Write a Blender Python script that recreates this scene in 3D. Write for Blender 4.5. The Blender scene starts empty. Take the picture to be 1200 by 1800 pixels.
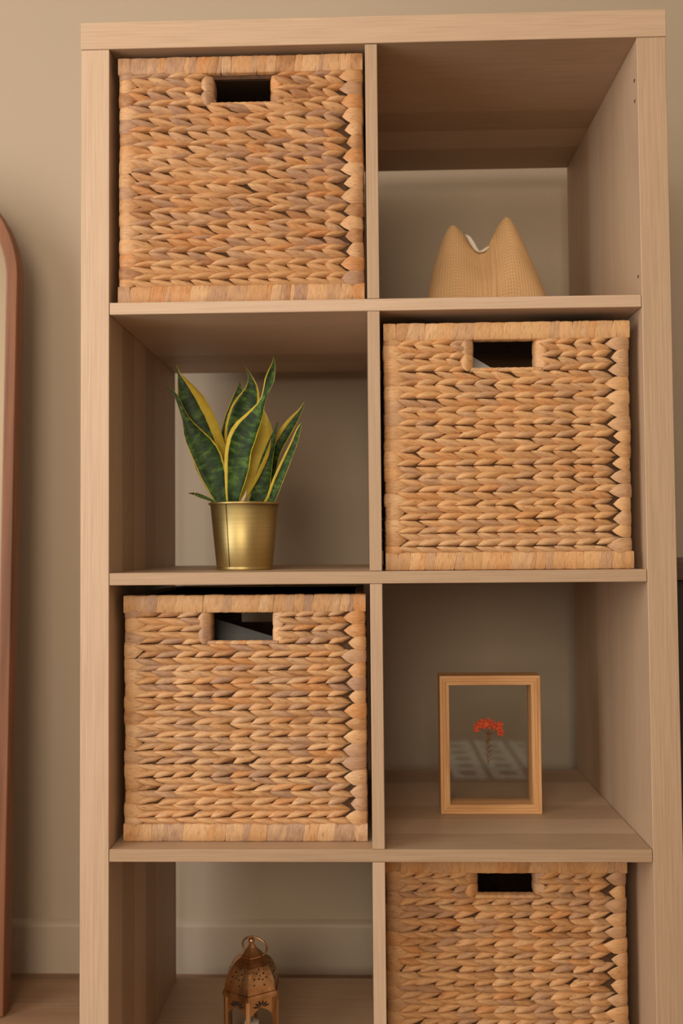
import bpy, bmesh, math, random
from mathutils import Vector, Matrix
random.seed(11)
PI = math.pi
scene = bpy.context.scene
COL = scene.collection

# ------------------------------------------------------------------ camera
CAM = Vector((-0.01242, -1.16291, 0.7748))
YAW, PITCH, ROLL, FPX = 0.02667, 0.03545, -0.00836, 1598.45

def _cam_rows():
    c, s = math.cos(YAW), math.sin(YAW)
    r1 = Matrix(((c, s, 0), (-s, c, 0), (0, 0, 1)))
    c, s = math.cos(PITCH), math.sin(PITCH)
    r2 = Matrix(((1, 0, 0), (0, c, s), (0, -s, c)))
    c, s = math.cos(ROLL), math.sin(ROLL)
    r3 = Matrix(((c, 0, s), (0, 1, 0), (-s, 0, c)))
    return r3 @ r2 @ r1
CR = _cam_rows()
cam_data = bpy.data.cameras.new('camera')
cam = bpy.data.objects.new('camera', cam_data)
COL.objects.link(cam)
right, fwd, up = Vector(CR[0]), Vector(CR[1]), Vector(CR[2])
m = Matrix((right, up, -fwd)).transposed().to_4x4()
m.translation = CAM
cam.matrix_world = m
cam_data.sensor_fit = 'VERTICAL'
cam_data.sensor_height = 36.0
cam_data.lens = FPX / 1800.0 * 36.0
cam_data.clip_start = 0.05
cam_data.dof.use_dof = True
cam_data.dof.focus_distance = 1.17
cam_data.dof.aperture_fstop = 4.5
scene.camera = cam

def at(px, py, Y):
    """photograph pixel -> point at the depth plane y = Y"""
    d = CR.transposed() @ Vector(((px - 600) / FPX, 1.0, -(py - 900) / FPX))
    t = (Y - CAM.y) / d.y
    return CAM + d * t

# ------------------------------------------------------------------ world, light, exposure
ROOM = dict(x0=-1.75, x1=2.3, y0=-3.0, y1=0.515, z1=2.55)
WIN = dict(y0=-1.95, y1=-0.40, z0=0.15, z1=2.3)
FILL_WIN = dict(x0=-1.25, x1=0.15, z0=0.75, z1=2.2)
world = bpy.data.worlds.new('world')
scene.world = world
world.use_nodes = True
world.node_tree.nodes['Background'].inputs[0].default_value = (0.9, 0.93, 1.0, 1)
world.node_tree.nodes['Background'].inputs[1].default_value = 0.6
ld = bpy.data.lights.new('window_daylight', 'AREA')
ld.shape = 'RECTANGLE'
ld.size = WIN['z1'] - WIN['z0'] - 0.1
ld.size_y = WIN['y1'] - WIN['y0'] - 0.1
ld.energy = 38
ld.color = (1.0, 0.93, 0.82)
lo = bpy.data.objects.new('window_daylight', ld)
COL.objects.link(lo)
lo.location = (ROOM['x0'] - 0.02, (WIN['y0'] + WIN['y1']) / 2, (WIN['z0'] + WIN['z1']) / 2)
lo.rotation_euler = (0, -PI / 2, 0)
ld2 = bpy.data.lights.new('rear_fill_light', 'AREA')  # added fill lamp reaching into the cells, no such window is seen
ld2.shape = 'RECTANGLE'
ld2.size = FILL_WIN['x1'] - FILL_WIN['x0'] - 0.1
ld2.size_y = FILL_WIN['z1'] - FILL_WIN['z0'] - 0.1
ld2.energy = 41
ld2.color = (1.0, 0.82, 0.60)
lo2 = bpy.data.objects.new('rear_fill_light', ld2)
COL.objects.link(lo2)
lo2.location = ((FILL_WIN['x0'] + FILL_WIN['x1']) / 2, ROOM['y0'] - 0.02, (FILL_WIN['z0'] + FILL_WIN['z1']) / 2)
lo2.rotation_euler = (PI / 2, 0, 0)
vs = scene.view_settings
vs.view_transform = 'Standard'
vs.look = 'None'
vs.gamma = 1.0
vs.use_curve_mapping = False
vs.exposure = 0.0
scene.cycles.use_denoising = True
scene.cycles.max_bounces = 8

# ------------------------------------------------------------------ material helpers
def srgb(r, g, b):
    f = lambda c: (c / 255 / 12.92) if c / 255 <= 0.04045 else ((c / 255 + 0.055) / 1.055) ** 2.4
    return (f(r), f(g), f(b), 1)

class NT:
    def __init__(self, name):
        self.m = bpy.data.materials.new(name)
        self.m.use_nodes = True
        self.t = self.m.node_tree
        self.b = self.t.nodes['Principled BSDF']
        self.out = self.t.nodes['Material Output']
    def n(self, typ, **kw):
        nd = self.t.nodes.new(typ)
        for k, v in kw.items():
            if k.startswith('_'):
                setattr(nd, k[1:], v)
            else:
                key = int(k[1:]) if k[0] == 'i' and k[1:].isdigit() else k.replace('__', ' ')
                nd.inputs[key].default_value = v
        return nd
    def l(self, a, b):
        self.t.links.new(a, b)
    def ramp(self, fac, stops):
        r = self.t.nodes.new('ShaderNodeValToRGB')
        e = r.color_ramp.elements
        while len(e) < len(stops):
            e.new(0.5)
        for el, (p, c) in zip(e, stops):
            el.position = p
            el.color = c
        self.l(fac, r.inputs[0])
        return r.outputs[0]
    def mix(self, fac, a, b, mode='MIX'):
        mx = self.t.nodes.new('ShaderNodeMix')
        mx.data_type = 'RGBA'
        mx.blend_type = mode
        for sock, v in ((mx.inputs[0], fac), (mx.inputs[6], a), (mx.inputs[7], b)):
            if isinstance(v, (int, float, tuple)):
                sock.default_value = v
            else:
                self.l(v, sock)
        return mx.outputs[2]
    def mathn(self, op, a, b=None):
        mn = self.t.nodes.new('ShaderNodeMath')
        mn.operation = op
        for i, v in enumerate((a, b)):
            if v is None:
                continue
            if isinstance(v, (int, float)):
                mn.inputs[i].default_value = v
            else:
                self.l(v, mn.inputs[i])
        return mn.outputs[0]
    def mapped(self, coord, scale, rot=(0, 0, 0)):
        tc = self.t.nodes.new('ShaderNodeTexCoord')
        mp = self.t.nodes.new('ShaderNodeMapping')
        mp.inputs['Scale'].default_value = scale
        mp.inputs['Rotation'].default_value = rot
        self.l(tc.outputs[coord], mp.inputs[0])
        return mp.outputs[0]
    def noise(self, vec, scale, detail=3, rough=0.55, dist=0.0):
        nz = self.n('ShaderNodeTexNoise', Scale=scale, Detail=detail, Roughness=rough, Distortion=dist)
        self.l(vec, nz.inputs['Vector'])
        return nz.outputs[0]
    def bump(self, h, strength, distance=0.001):
        b = self.n('ShaderNodeBump', Strength=strength, Distance=distance)
        self.l(h, b.inputs['Height'])
        self.l(b.outputs[0], self.b.inputs['Normal'])
    def col(self, c):
        if isinstance(c, tuple):
            self.b.inputs['Base Color'].default_value = c
        else:
            self.l(c, self.b.inputs['Base Color'])
    def set(self, **kw):
        for k, v in kw.items():
            self.b.inputs[k.replace('_', ' ')].default_value = v
        return self

def mat_oak(name, axis, light, dark):
    """oak veneer, grain along axis; staves show as bands across the panel depth (y)"""
    n = NT(name)
    lo_, hi = 5.0, 300.0
    sc = [hi, hi, hi]
    sc[axis] = lo_
    v = n.mapped('Object', tuple(sc))
    oi = n.n('ShaderNodeObjectInfo')
    off = n.n('ShaderNodeVectorMath', _operation='ADD')
    n.l(v, off.inputs[0])
    sh = n.mathn('MULTIPLY', oi.outputs['Random'], 91.0)
    cb = n.n('ShaderNodeCombineXYZ')
    for i in range(3):
        n.l(sh, cb.inputs[i])
    n.l(cb.outputs[0], off.inputs[1])
    fine = n.noise(off.outputs[0], 2.2, 4, 0.6, 0.3)
    sc2 = [22.0, 22.0, 22.0]
    sc2[axis] = 1.2
    v2 = n.mapped('Object', tuple(sc2))
    broad = n.noise(v2, 1.0, 2, 0.5, 0.6)
    # staves: step along y
    tc = n.n('ShaderNodeTexCoord')
    sx = n.n('ShaderNodeSeparateXYZ')
    n.l(tc.outputs['Object'], sx.inputs[0])
    st = n.mathn('FLOOR', n.mathn('MULTIPLY', sx.outputs[1], 15.5))
    wn = n.n('ShaderNodeTexWhiteNoise', _noise_dimensions='2D')
    cb2 = n.n('ShaderNodeCombineXYZ')
    n.l(st, cb2.inputs[0]); n.l(oi.outputs['Random'], cb2.inputs[1])
    n.l(cb2.outputs[0], wn.inputs[0])
    c1 = n.ramp(fine, [(0.28, dark), (0.45, tuple(0.5 * (a + b) for a, b in zip(light, dark))), (0.62, light)])
    c2 = n.mix(n.mathn('MULTIPLY', broad, 0.3), c1, tuple(c * 0.86 for c in light[:3]) + (1,))
    g = n.n('ShaderNodeHueSaturation')
    n.l(c2, g.inputs['Color'])
    n.l(n.mathn('ADD', n.mathn('MULTIPLY', wn.outputs[0], 0.32), 0.84), g.inputs['Value'])
    n.l(n.mathn('ADD', n.mathn('MULTIPLY', wn.outputs[0], -0.15), 1.08), g.inputs['Saturation'])
    n.col(g.outputs[0])
    n.set(Roughness=0.5)
    n.bump(fine, 0.12, 0.0004)
    return n.m

OAK_L, OAK_D = (0.52, 0.375, 0.262, 1), (0.41, 0.28, 0.185, 1)
M = {}
M['oak_v'] = mat_oak('oak_vertical_grain', 2, OAK_L, OAK_D)
M['oak_h'] = mat_oak('oak_horizontal_grain', 0, OAK_L, OAK_D)

def mat_plain(name, color, rough=0.6, metal=0.0, var=0.08, nscale=40, bump=0.0):
    n = NT(name)
    v = n.mapped('Object', (1, 1, 1))
    z = n.noise(v, nscale, 3)
    a = tuple(c * (1 - var) for c in color[:3]) + (1,)
    b = tuple(min(1, c * (1 + var)) for c in color[:3]) + (1,)
    n.col(n.ramp(z, [(0.3, a), (0.7, b)]))
    n.set(Roughness=rough, Metallic=metal)
    if bump:
        n.bump(z, bump, 0.001)
    return n.m
M['wall'] = mat_plain('wall_paint', (0.47, 0.392, 0.305, 1), 0.9, 0, 0.015, 3, 0.05)
M['ceiling'] = mat_plain('ceiling_paint', (0.84, 0.80, 0.74, 1), 0.9, 0, 0.01, 3)
M['trim'] = mat_plain('trim_paint', (0.48, 0.402, 0.32, 1), 0.6, 0, 0.01, 5)
M['white'] = mat_plain('white_paint', (0.8, 0.77, 0.72, 1), 0.6, 0, 0.02, 5)
M['paper'] = mat_plain('white_paper', (0.82, 0.82, 0.82, 1), 0.8, 0, 0.02, 5)
M['folder'] = mat_plain('grey_card', (0.13, 0.14, 0.15, 1), 0.6, 0, 0.04, 20)
M['candle'] = mat_plain('candle_wax', (0.85, 0.82, 0.74, 1), 0.5, 0, 0.02, 20)
M['black'] = mat_plain('black_lacquer', (0.012, 0.010, 0.009, 1), 0.5, 0, 0.1, 20)
M['soil'] = mat_plain('potting_soil', (0.05, 0.032, 0.02, 1), 0.95, 0, 0.5, 300, 0.8)
M['tan'] = mat_plain('dry_sheath', (0.45, 0.33, 0.2, 1), 0.8, 0, 0.2, 200)

def mat_wood(name, light, dark, axis, rough=0.45, s=60):
    n = NT(name)
    sc = [s, s, s]
    sc[axis] = s * 0.04
    z = n.noise(n.mapped('Object', tuple(sc)), 1.0, 4, 0.6, 0.8)
    n.col(n.ramp(z, [(0.3, dark), (0.65, light)]))
    n.set(Roughness=rough)
    n.bump(z, 0.1, 0.0005)
    return n.m
M['walnut'] = mat_wood('walnut_red', (0.26, 0.098, 0.042, 1), (0.12, 0.046, 0.02, 1), 2, 0.6)
M['darkwood'] = mat_wood('dark_brown_wood', (0.085, 0.05, 0.03, 1), (0.045, 0.026, 0.016, 1), 0)
M['plank'] = mat_wood('floor_plank_wood', (0.33, 0.20, 0.12, 1), (0.22, 0.13, 0.075, 1), 0, 0.45, 40)
M['pine_v'] = mat_wood('pine_vertical_grain', (0.72, 0.42, 0.20, 1), (0.52, 0.26, 0.10, 1), 2, 0.45, 150)
M['pine_h'] = mat_wood('pine_horizontal_grain', (0.72, 0.42, 0.20, 1), (0.52, 0.26, 0.10, 1), 0, 0.45, 150)

def mat_fibre(name, tones):
    """dried water hyacinth; u runs along the fibre, v across (centimetres)"""
    n = NT(name)
    oi = n.n('ShaderNodeObjectInfo')
    sh = n.mathn('MULTIPLY', oi.outputs['Random'], 137.0)
    cb = n.n('ShaderNodeCombineXYZ')
    n.l(sh, cb.inputs[0]); n.l(sh, cb.inputs[1])
    def vec(sx, sy):
        a = n.n('ShaderNodeVectorMath', _operation='ADD')
        n.l(n.mapped('UV', (sx, sy, 1)), a.inputs[0])
        n.l(cb.outputs[0], a.inputs[1])
        return a.outputs[0]
    fine = n.noise(vec(0.55, 11.0), 1.5, 4, 0.6, 0.3)
    patch = n.noise(vec(0.6, 1.2), 1.0, 3, 0.6)
    spot = n.noise(vec(0.5, 3.0), 1.6, 2, 0.5)
    wn = n.n('ShaderNodeTexWhiteNoise', _noise_dimensions='1D')
    n.l(sh, wn.inputs['W'])
    base = n.ramp(n.mathn('ADD', n.mathn('MULTIPLY', wn.outputs[0], 0.75), n.mathn('MULTIPLY', patch, 0.25)), tones)
    shade = n.ramp(fine, [(0.3, (0.58, 0.50, 0.43, 1)), (0.47, (0.95, 0.94, 0.93, 1)), (0.7, (1.12, 1.12, 1.12, 1))])
    c = n.mix(1.0, base, shade, 'MULTIPLY')
    dk = n.ramp(spot, [(0.26, (1, 1, 1, 1)), (0.40, (0, 0, 0, 1))])
    c = n.mix(n.mathn('MULTIPLY', dk, 0.55), c, (0.16, 0.075, 0.035, 1))
    n.col(c)
    n.set(Roughness=0.55)
    n.bump(fine, 0.45, 0.0007)
    return n.m

def tones(l, k, sat=1.0):
    T = [(0.05, (0.40, 0.225, 0.115)), (0.2, (0.60, 0.375, 0.19)), (0.4, (0.66, 0.43, 0.23)), (0.58, (0.50, 0.325, 0.20)),
         (0.72, (0.68, 0.46, 0.26)), (0.86, (0.60, 0.34, 0.155)), (0.97, (0.72, 0.51, 0.30))]
    mean = (0.62, 0.41, 0.22)
    return [(p, tuple((mean[i] + (c[i] - mean[i]) * k) * l[i] for i in range(3)) + (1,)) for p, c in T]

# ------------------------------------------------------------------ mesh helpers
def link(o, parent=None):
    COL.objects.link(o)
    if parent is not None:
        o.parent = parent
    return o
def props(o, label=None, cat=None, group=None, kind=None):
    if label: o['label'] = label
    if cat: o['category'] = cat
    if group: o['group'] = group
    if kind: o['kind'] = kind
    return o
def empty(name, loc=(0, 0, 0)):
    o = bpy.data.objects.new(name, None)
    o.empty_display_size = 0.02
    o.location = loc
    return link(o)
def mesh_obj(name, me, parent=None, mat=None, loc=None):
    o = bpy.data.objects.new(name, me)
    if mat is not None and not me.materials:
        me.materials.append(mat)
    link(o, parent)
    if loc is not None:
        o.location = loc
    return o
def pyd(name, verts, faces, mat=None, parent=None, smooth=False, uvs=None, loc=None):
    me = bpy.data.meshes.new(name)
    me.from_pydata([tuple(v) for v in verts], [], faces)
    if uvs:
        ul = me.uv_layers.new(name='UVMap')
        for p in me.polygons:
            for li, vi in zip(p.loop_indices, p.vertices):
                ul.data[li].uv = uvs[vi]
    if smooth:
        me.polygons.foreach_set('use_smooth', [True] * len(me.polygons))
    me.update()
    return mesh_obj(name, me, parent, mat, loc)
def from_bm(name, bm, mat=None, parent=None, smooth=False, loc=None):
    bmesh.ops.recalc_face_normals(bm, faces=bm.faces[:])
    me = bpy.data.meshes.new(name)
    bm.to_mesh(me)
    bm.free()
    if smooth:
        me.polygons.foreach_set('use_smooth', [True] * len(me.polygons))
    return mesh_obj(name, me, parent, mat, loc)
def bm_box(bm, a, b, bev=0.0):
    r = bmesh.ops.create_cube(bm, size=1.0)
    vs_ = r['verts']
    for v in vs_:
        v.co = Vector([a[i] + (v.co[i] + 0.5) * (b[i] - a[i]) for i in range(3)])
    if bev:
        es = list({e for v in vs_ for e in v.link_edges})
        bmesh.ops.bevel(bm, geom=es, offset=bev, segments=1, affect='EDGES')
    return vs_
def box(name, a, b, mat, parent=None, bev=0.0008):
    bm = bmesh.new()
    bm_box(bm, a, b, bev)
    return from_bm(name, bm, mat, parent)
def bm_tube(bm, pts, rad, seg=8, closed=False):
    pts = [Vector(p) for p in pts]
    n = len(pts)
    rads = rad if isinstance(rad, (list, tuple)) else [rad] * n
    rings = []
    prev = None
    for i, p in enumerate(pts):
        if closed:
            t = pts[(i + 1) % n] - pts[i - 1]
        else:
            t = pts[min(i + 1, n - 1)] - pts[max(i - 1, 0)]
        t.normalize()
        if prev is None:
            a = t.orthogonal().normalized()
        else:
            a = (prev - t * prev.dot(t)).normalized()
        prev = a
        b = t.cross(a)
        rings.append([bm.verts.new(p + (a * math.cos(2 * PI * k / seg) + b * math.sin(2 * PI * k / seg)) * rads[i]) for k in range(seg)])
    rng = range(n) if closed else range(n - 1)
    for i in rng:
        A, B = rings[i], rings[(i + 1) % n]
        for k in range(seg):
            bm.faces.new((A[k], A[(k + 1) % seg], B[(k + 1) % seg], B[k]))
    if not closed:
        bm.faces.new(rings[0][::-1]); bm.faces.new(rings[-1])
def bm_lathe(bm, prof, seg=64, cap=True, phase=0.0, c=(0, 0, 0)):
    rings = []
    for r, z in prof:
        rings.append([bm.verts.new((c[0] + r * math.cos(2 * PI * k / seg + phase), c[1] + r * math.sin(2 * PI * k / seg + phase), c[2] + z)) for k in range(seg)])
    for A, B in zip(rings, rings[1:]):
        for k in range(seg):
            bm.faces.new((A[k], A[(k + 1) % seg], B[(k + 1) % seg], B[k]))
    if cap:
        bm.faces.new(rings[0][::-1]); bm.faces.new(rings[-1])

# ------------------------------------------------------------------ the room
X0, X1, Y0, Y1, Z1 = ROOM['x0'], ROOM['x1'], ROOM['y0'], ROOM['y1'], ROOM['z1']
T = 0.1
fl = box('floor', (X0 - T, Y0 - T, -0.12), (X1 + T, Y1 + T, -0.014), M['darkwood'], None, 0)
props(fl, 'brown wooden plank floor', None, None, 'structure')
yy = Y1
row = 0
while yy > Y0:
    w = 0.122 if row == 0 else 0.145
    xa = X0 - random.uniform(0, 0.9)
    while xa < X1:
        xb = xa + 1.25
        a, b = max(xa, X0), min(xb, X1)
        if b - a > 0.02:
            box('plank', (a + 0.0006, max(yy - w, Y0) + 0.0006, -0.014), (b - 0.0006, yy - 0.0006, 0.0), M['plank'], fl, 0.0007)
        xa = xb
    yy -= w
    row += 1
def wall(name, a, b, label, mat='wall'):
    return props(box(name, a, b, M[mat], None, 0), label, None, None, 'structure')
wall('wall_back', (X0 - T, Y1, -0.12), (X1 + T, Y1 + T, Z1), 'plain beige painted wall behind the shelving unit')
wall('wall_right', (X1, Y0, -0.12), (X1 + T, Y1, Z1), 'plain beige painted wall at the right end of the room')
bm = bmesh.new()
bm_box(bm, (X0 - T, Y0 - T, -0.12), (X1 + T, Y0, FILL_WIN['z0']))
bm_box(bm, (X0 - T, Y0 - T, FILL_WIN['z1']), (X1 + T, Y0, Z1))
bm_box(bm, (X0 - T, Y0 - T, FILL_WIN['z0']), (FILL_WIN['x0'], Y0, FILL_WIN['z1']))
bm_box(bm, (FILL_WIN['x1'], Y0 - T, FILL_WIN['z0']), (X1 + T, Y0, FILL_WIN['z1']))
props(from_bm('wall_front', bm, M['wall']), 'beige painted wall behind the camera with an added window opening for fill light', None, None, 'structure')
wall('ceiling', (X0 - T, Y0 - T, Z1), (X1 + T, Y1 + T, Z1 + T), 'plain pale ceiling', 'ceiling')
bm = bmesh.new()
bm_box(bm, (X0 - T, Y0, -0.12), (X0, Y1, WIN['z0']))
bm_box(bm, (X0 - T, Y0, WIN['z1']), (X0, Y1, Z1))
bm_box(bm, (X0 - T, Y0, WIN['z0']), (X0, WIN['y0'], WIN['z1']))
bm_box(bm, (X0 - T, WIN['y1'], WIN['z0']), (X0, Y1, WIN['z1']))
props(from_bm('wall_left', bm, M['wall']), 'beige painted wall with the window opening', None, None, 'structure')
w1 = props(empty('window_1', (X0, (WIN['y0'] + WIN['y1']) / 2, WIN['z0'])), 'tall white framed window in the side wall', None, None, 'structure')
def wbox(name, a, b):
    o = box(name, a, b, M['white'], w1, 0.002)
    o.location = -w1.location
wbox('window_frame', (X0 - 0.09, WIN['y0'], WIN['z0']), (X0 - 0.05, WIN['y0'] + 0.05, WIN['z1']))
wbox('window_frame', (X0 - 0.09, WIN['y1'] - 0.05, WIN['z0']), (X0 - 0.05, WIN['y1'], WIN['z1']))
wbox('window_frame', (X0 - 0.09, WIN['y0'] + 0.05, WIN['z1'] - 0.05), (X0 - 0.05, WIN['y1'] - 0.05, WIN['z1']))
wbox('window_sill', (X0 - 0.09, WIN['y0'] + 0.05, WIN['z0']), (X0 + 0.04, WIN['y1'] - 0.05, WIN['z0'] + 0.03))

w2 = props(empty('added_fill_window', ((FILL_WIN['x0'] + FILL_WIN['x1']) / 2, Y0, FILL_WIN['z0'])), 'added white framed window behind the camera, for fill light', None, None, 'structure')  # unseen window, added to go with the fill lamp
for a_, b_ in (((FILL_WIN['x0'], FILL_WIN['z0']), (FILL_WIN['x0'] + 0.05, FILL_WIN['z1'])), ((FILL_WIN['x1'] - 0.05, FILL_WIN['z0']), (FILL_WIN['x1'], FILL_WIN['z1'])),
               ((FILL_WIN['x0'] + 0.05, FILL_WIN['z1'] - 0.05), (FILL_WIN['x1'] - 0.05, FILL_WIN['z1'])), ((FILL_WIN['x0'] + 0.05, FILL_WIN['z0']), (FILL_WIN['x1'] - 0.05, FILL_WIN['z0'] + 0.04))):
    o = box('window_frame', (a_[0], Y0 - 0.09, a_[1]), (b_[0], Y0 - 0.05, b_[1]), M['white'], w2, 0.002)
    o.location = -w2.location

def baseboard(name, x0, x1):
    prof = [(0.0, 0.0), (-0.012, 0.0), (-0.012, 0.083), (-0.010, 0.088), (-0.006, 0.091), (0.0, 0.094)]
    vs_ = [(x, Y1 + p[0], p[1]) for x in (x0, x1) for p in prof]
    k = len(prof)
    fs = [(i, (i + 1) % k, k + (i + 1) % k, k + i) for i in range(k)] + [tuple(range(k))[::-1], tuple(range(k, 2 * k))]
    bm = bmesh.new()
    V = [bm.verts.new(v) for v in vs_]
    for f in fs:
        bm.faces.new([V[i] for i in f])
    return props(from_bm(name, bm, M['trim']), 'pale painted skirting board along the foot of the wall', None, None, 'structure')
baseboard('baseboard_back', X0, X1)

# white patterned rug on the floor behind the camera (mirrored in the little frame's glass)
n = NT('rug_print')
tc = n.n('ShaderNodeTexCoord')
sx = n.n('ShaderNodeSeparateXYZ')
n.l(tc.outputs['Object'], sx.inputs[0])
cx_ = n.mathn('SUBTRACT', n.mathn('FRACT', n.mathn('MULTIPLY', sx.outputs[0], 7.8)), 0.5)
cy_ = n.mathn('SUBTRACT', n.mathn('FRACT', n.mathn('MULTIPLY', sx.outputs[1], 10.0)), 0.5)
line = n.mathn('GREATER_THAN', n.mathn('ABSOLUTE', cx_), 0.42)
d2 = n.mathn('ADD', n.mathn('MULTIPLY', n.mathn('MULTIPLY', cx_, cx_), 1.6), n.mathn('MULTIPLY', cy_, cy_))
dot = n.mathn('LESS_THAN', d2, 0.09)
mk = n.mathn('MAXIMUM', line, dot)
n.col(n.mix(mk, (0.85, 0.84, 0.81, 1), (0.2, 0.18, 0.16, 1)))
n.set(Roughness=0.9)
bm = bmesh.new()
bm_box(bm, (-0.1, -2.05, 0.0005), (1.1, -1.47, 0.012), 0.004)
props(from_bm('rug', bm, n.m), 'white rug with grey stripes and spots, mirrored in the small frame', 'rug')

# ------------------------------------------------------------------ shelving unit
TS, TP, TT, DEP = 0.0157, 0.0371, 0.0365, 0.409
XI = 0.351 - TS / 2
XO = XI + TP
ZS = [0.389, 0.740, 1.091]                 # shelf tops
ZTB = 0.74 + 0.702 - TS                    # underside of the top board
ZTT = ZTB + TT
ZB = 0.038                                 # top of the bottom board
unit = props(empty('shelving_unit', (0, 0, 0)), 'pale oak cube shelving unit two cells wide with open back', 'shelf')
G = 0.0004
box('top_panel', (-XO - 0.0006, -0.0006, ZTB + G), (XO + 0.0006, DEP, ZTT), M['oak_h'], unit, 0.0006)
box('bottom_panel', (-XO, 0, 0.0), (XO, DEP, ZB), M['oak_h'], unit, 0.0006)
box('side_panel', (-XO, 0, ZB + G), (-XI, DEP, ZTB), M['oak_v'], unit, 0.0006)
box('side_panel', (XI, 0, ZB + G), (XO, DEP, ZTB), M['oak_v'], unit, 0.0006)
for z in ZS:
    box('shelf_board', (-XI + 0.0005, 0.0004, z - TS), (XI - 0.0007, DEP, z), M['oak_h'], unit, 0.0006)
edges_ = [ZB] + ZS + [ZTB + TS]
for z0, z1 in zip(edges_, edges_[1:]):
    box('divider', (-TS / 2, 0.0004, z0 + G), (TS / 2, DEP, z1 - TS - G), M['oak_v'], unit, 0.0006)
# flush dark discs on the right side panel, painting the shade of fixing holes
bm = bmesh.new()
for z in (1.376, 1.349, 1.118):
    r = bmesh.ops.create_cone(bm, segments=10, radius1=0.0022, radius2=0.0022, depth=0.0006, cap_ends=True)
    bmesh.ops.transform(bm, matrix=Matrix.Translation((XI - 0.0002, 0.013, z)) @ Matrix.Rotation(PI / 2, 4, 'Y'), verts=r['verts'])
from_bm('fixing_hole_shade', bm, M['darkwood'], unit)

# ------------------------------------------------------------------ baskets
def leaf_mesh(name, L, h, rng, mirror, mat):
    """one visible turn of a braided strand: pointed, bulging, its left end riding over its neighbour"""
    nu, nv = 8, 5
    W = 0.61 * h * rng.uniform(0.9, 1.15)
    D = 0.0026 * rng.uniform(0.85, 1.25)
    tilt = 0.0056 * rng.uniform(0.8, 1.2)
    rise = rng.uniform(0.78, 0.96)
    skew = rng.uniform(0.62, 0.85)
    vs_, uv, fs = [], [], []
    for i in range(nu):
        u = i / (nu - 1)
        zc = h * (0.07 + rise * u ** 0.85)
        prof = max(0.0, math.sin(PI * u ** skew)) ** 0.65
        w = W * prof + 0.0002
        for j in range(nv):
            v = -1 + 2 * j / (nv - 1)
            z = zc + v * w
            z = max(z, -0.03 * h + 0.05 * h * u)
            dome = (1 - abs(v) ** 2.8)
            y = -(D * dome * (0.35 + 0.65 * prof) + tilt * (1 - u) * (0.55 + 0.45 * dome)) + 0.0026 * (abs(v) ** 4) + 0.004 * u ** 3
            y += rng.uniform(-1, 1) * 0.00025
            vs_.append((L * u, y, -z if mirror else z))
            uv.append((L * u * 100, v * w * 100))
    for i in range(nu - 1):
        for j in range(nv - 1):
            a, b, c, d = i * nv + j, (i + 1) * nv + j, (i + 1) * nv + j + 1, i * nv + j + 1
            fs.append((a, d, c, b) if mirror else (a, b, c, d))
    return vs_, fs, uv
def to_mesh(name, vs_, fs, uv, mat, smooth=True):
    me = bpy.data.meshes.new(name)
    me.from_pydata(vs_, [], fs)
    ul = me.uv_layers.new(name='UVMap')
    for p in me.polygons:
        for li, vi in zip(p.loop_indices, p.vertices):
            ul.data[li].uv = uv[vi]
    me.polygons.foreach_set('use_smooth', [smooth] * len(me.polygons))
    me.materials.append(mat)
    me.update()
    return me
def tongue_mesh(hh, wx, rng, right):
    """strand end wrapped round the corner post, tapering to a point towards the braid"""
    prof = [(0.0, 0.022), (0.0, 0.006), (0.0016, 0.0012), (0.009, -0.0012), (wx * 0.58, -0.0018), (wx * 0.8, -0.0003), (wx, 0.0028)]
    hs = [1.0, 1.0, 1.0, 1.0, 0.92, 0.55, 0.03]
    k1 = rng.uniform(0.92, 1.08)
    bend = rng.uniform(-0.12, 0.12) * hh
    vs_, uv, fs = [], [], []
    nv = 5
    s = 0.0
    for i, ((x, y), hf) in enumerate(zip(prof, hs)):
        if i:
            s += math.hypot(x - prof[i - 1][0], y - prof[i - 1][1])
        for j in range(nv):
            v = -1 + 2 * j / (nv - 1)
            dome = 1 - abs(v) ** 4
            off = 0.0017 * dome * (1 if i >= 2 else 0.6)
            xx = x - (off if i < 2 else 0)
            yy_ = y - (off if i >= 2 else 0) + rng.uniform(-1, 1) * 0.0002
            z = v * hh * hf * k1 + bend * (i / 6.0)
            vs_.append((-xx if right else xx, yy_, z))
            uv.append((s * 100, v * hh * 100))
    for i in range(len(prof) - 1):
        for j in range(nv - 1):
            a, b, c, d = i * nv + j, (i + 1) * nv + j, (i + 1) * nv + j + 1, i * nv + j + 1
            fs.append((a, d, c, b) if right else (a, b, c, d))
    return vs_, fs, uv
def wrap_mesh(w, hgt, dep, slant, rng):
    """flat strip wound round the rim bar: under, up the front, over the top"""
    path = [(dep, 0.0), (0.0006, 0.0), (-0.0006, 0.0012), (-0.0006, hgt - 0.0012), (0.0006, hgt), (dep, hgt)]
    vs_, uv, fs = [], [], []
    s = 0.0
    for i, (y, z) in enumerate(path):
        if i:
            s += math.hypot(y - path[i - 1][0], z - path[i - 1][1])
        sh = slant * (z / hgt)
        for j in range(3):
            v = j / 2.0
            o = 0.0004 if j == 1 else 0.0
            yy_ = y - (o if 1 <= i <= 4 else 0)
            zz = z + (o if i >= 4 else (-o if i <= 1 else 0))
            vs_.append((v * w + sh, yy_, zz))
            uv.append((s * 100, v * w * 100))
    for i in range(len(path) - 1):
        for j in range(2):
            a, b, c, d = i * 3 + j, i * 3 + j + 1, (i + 1) * 3 + j + 1, (i + 1) * 3 + j
            fs.append((a, b, c, d))
    return vs_, fs, uv

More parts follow.
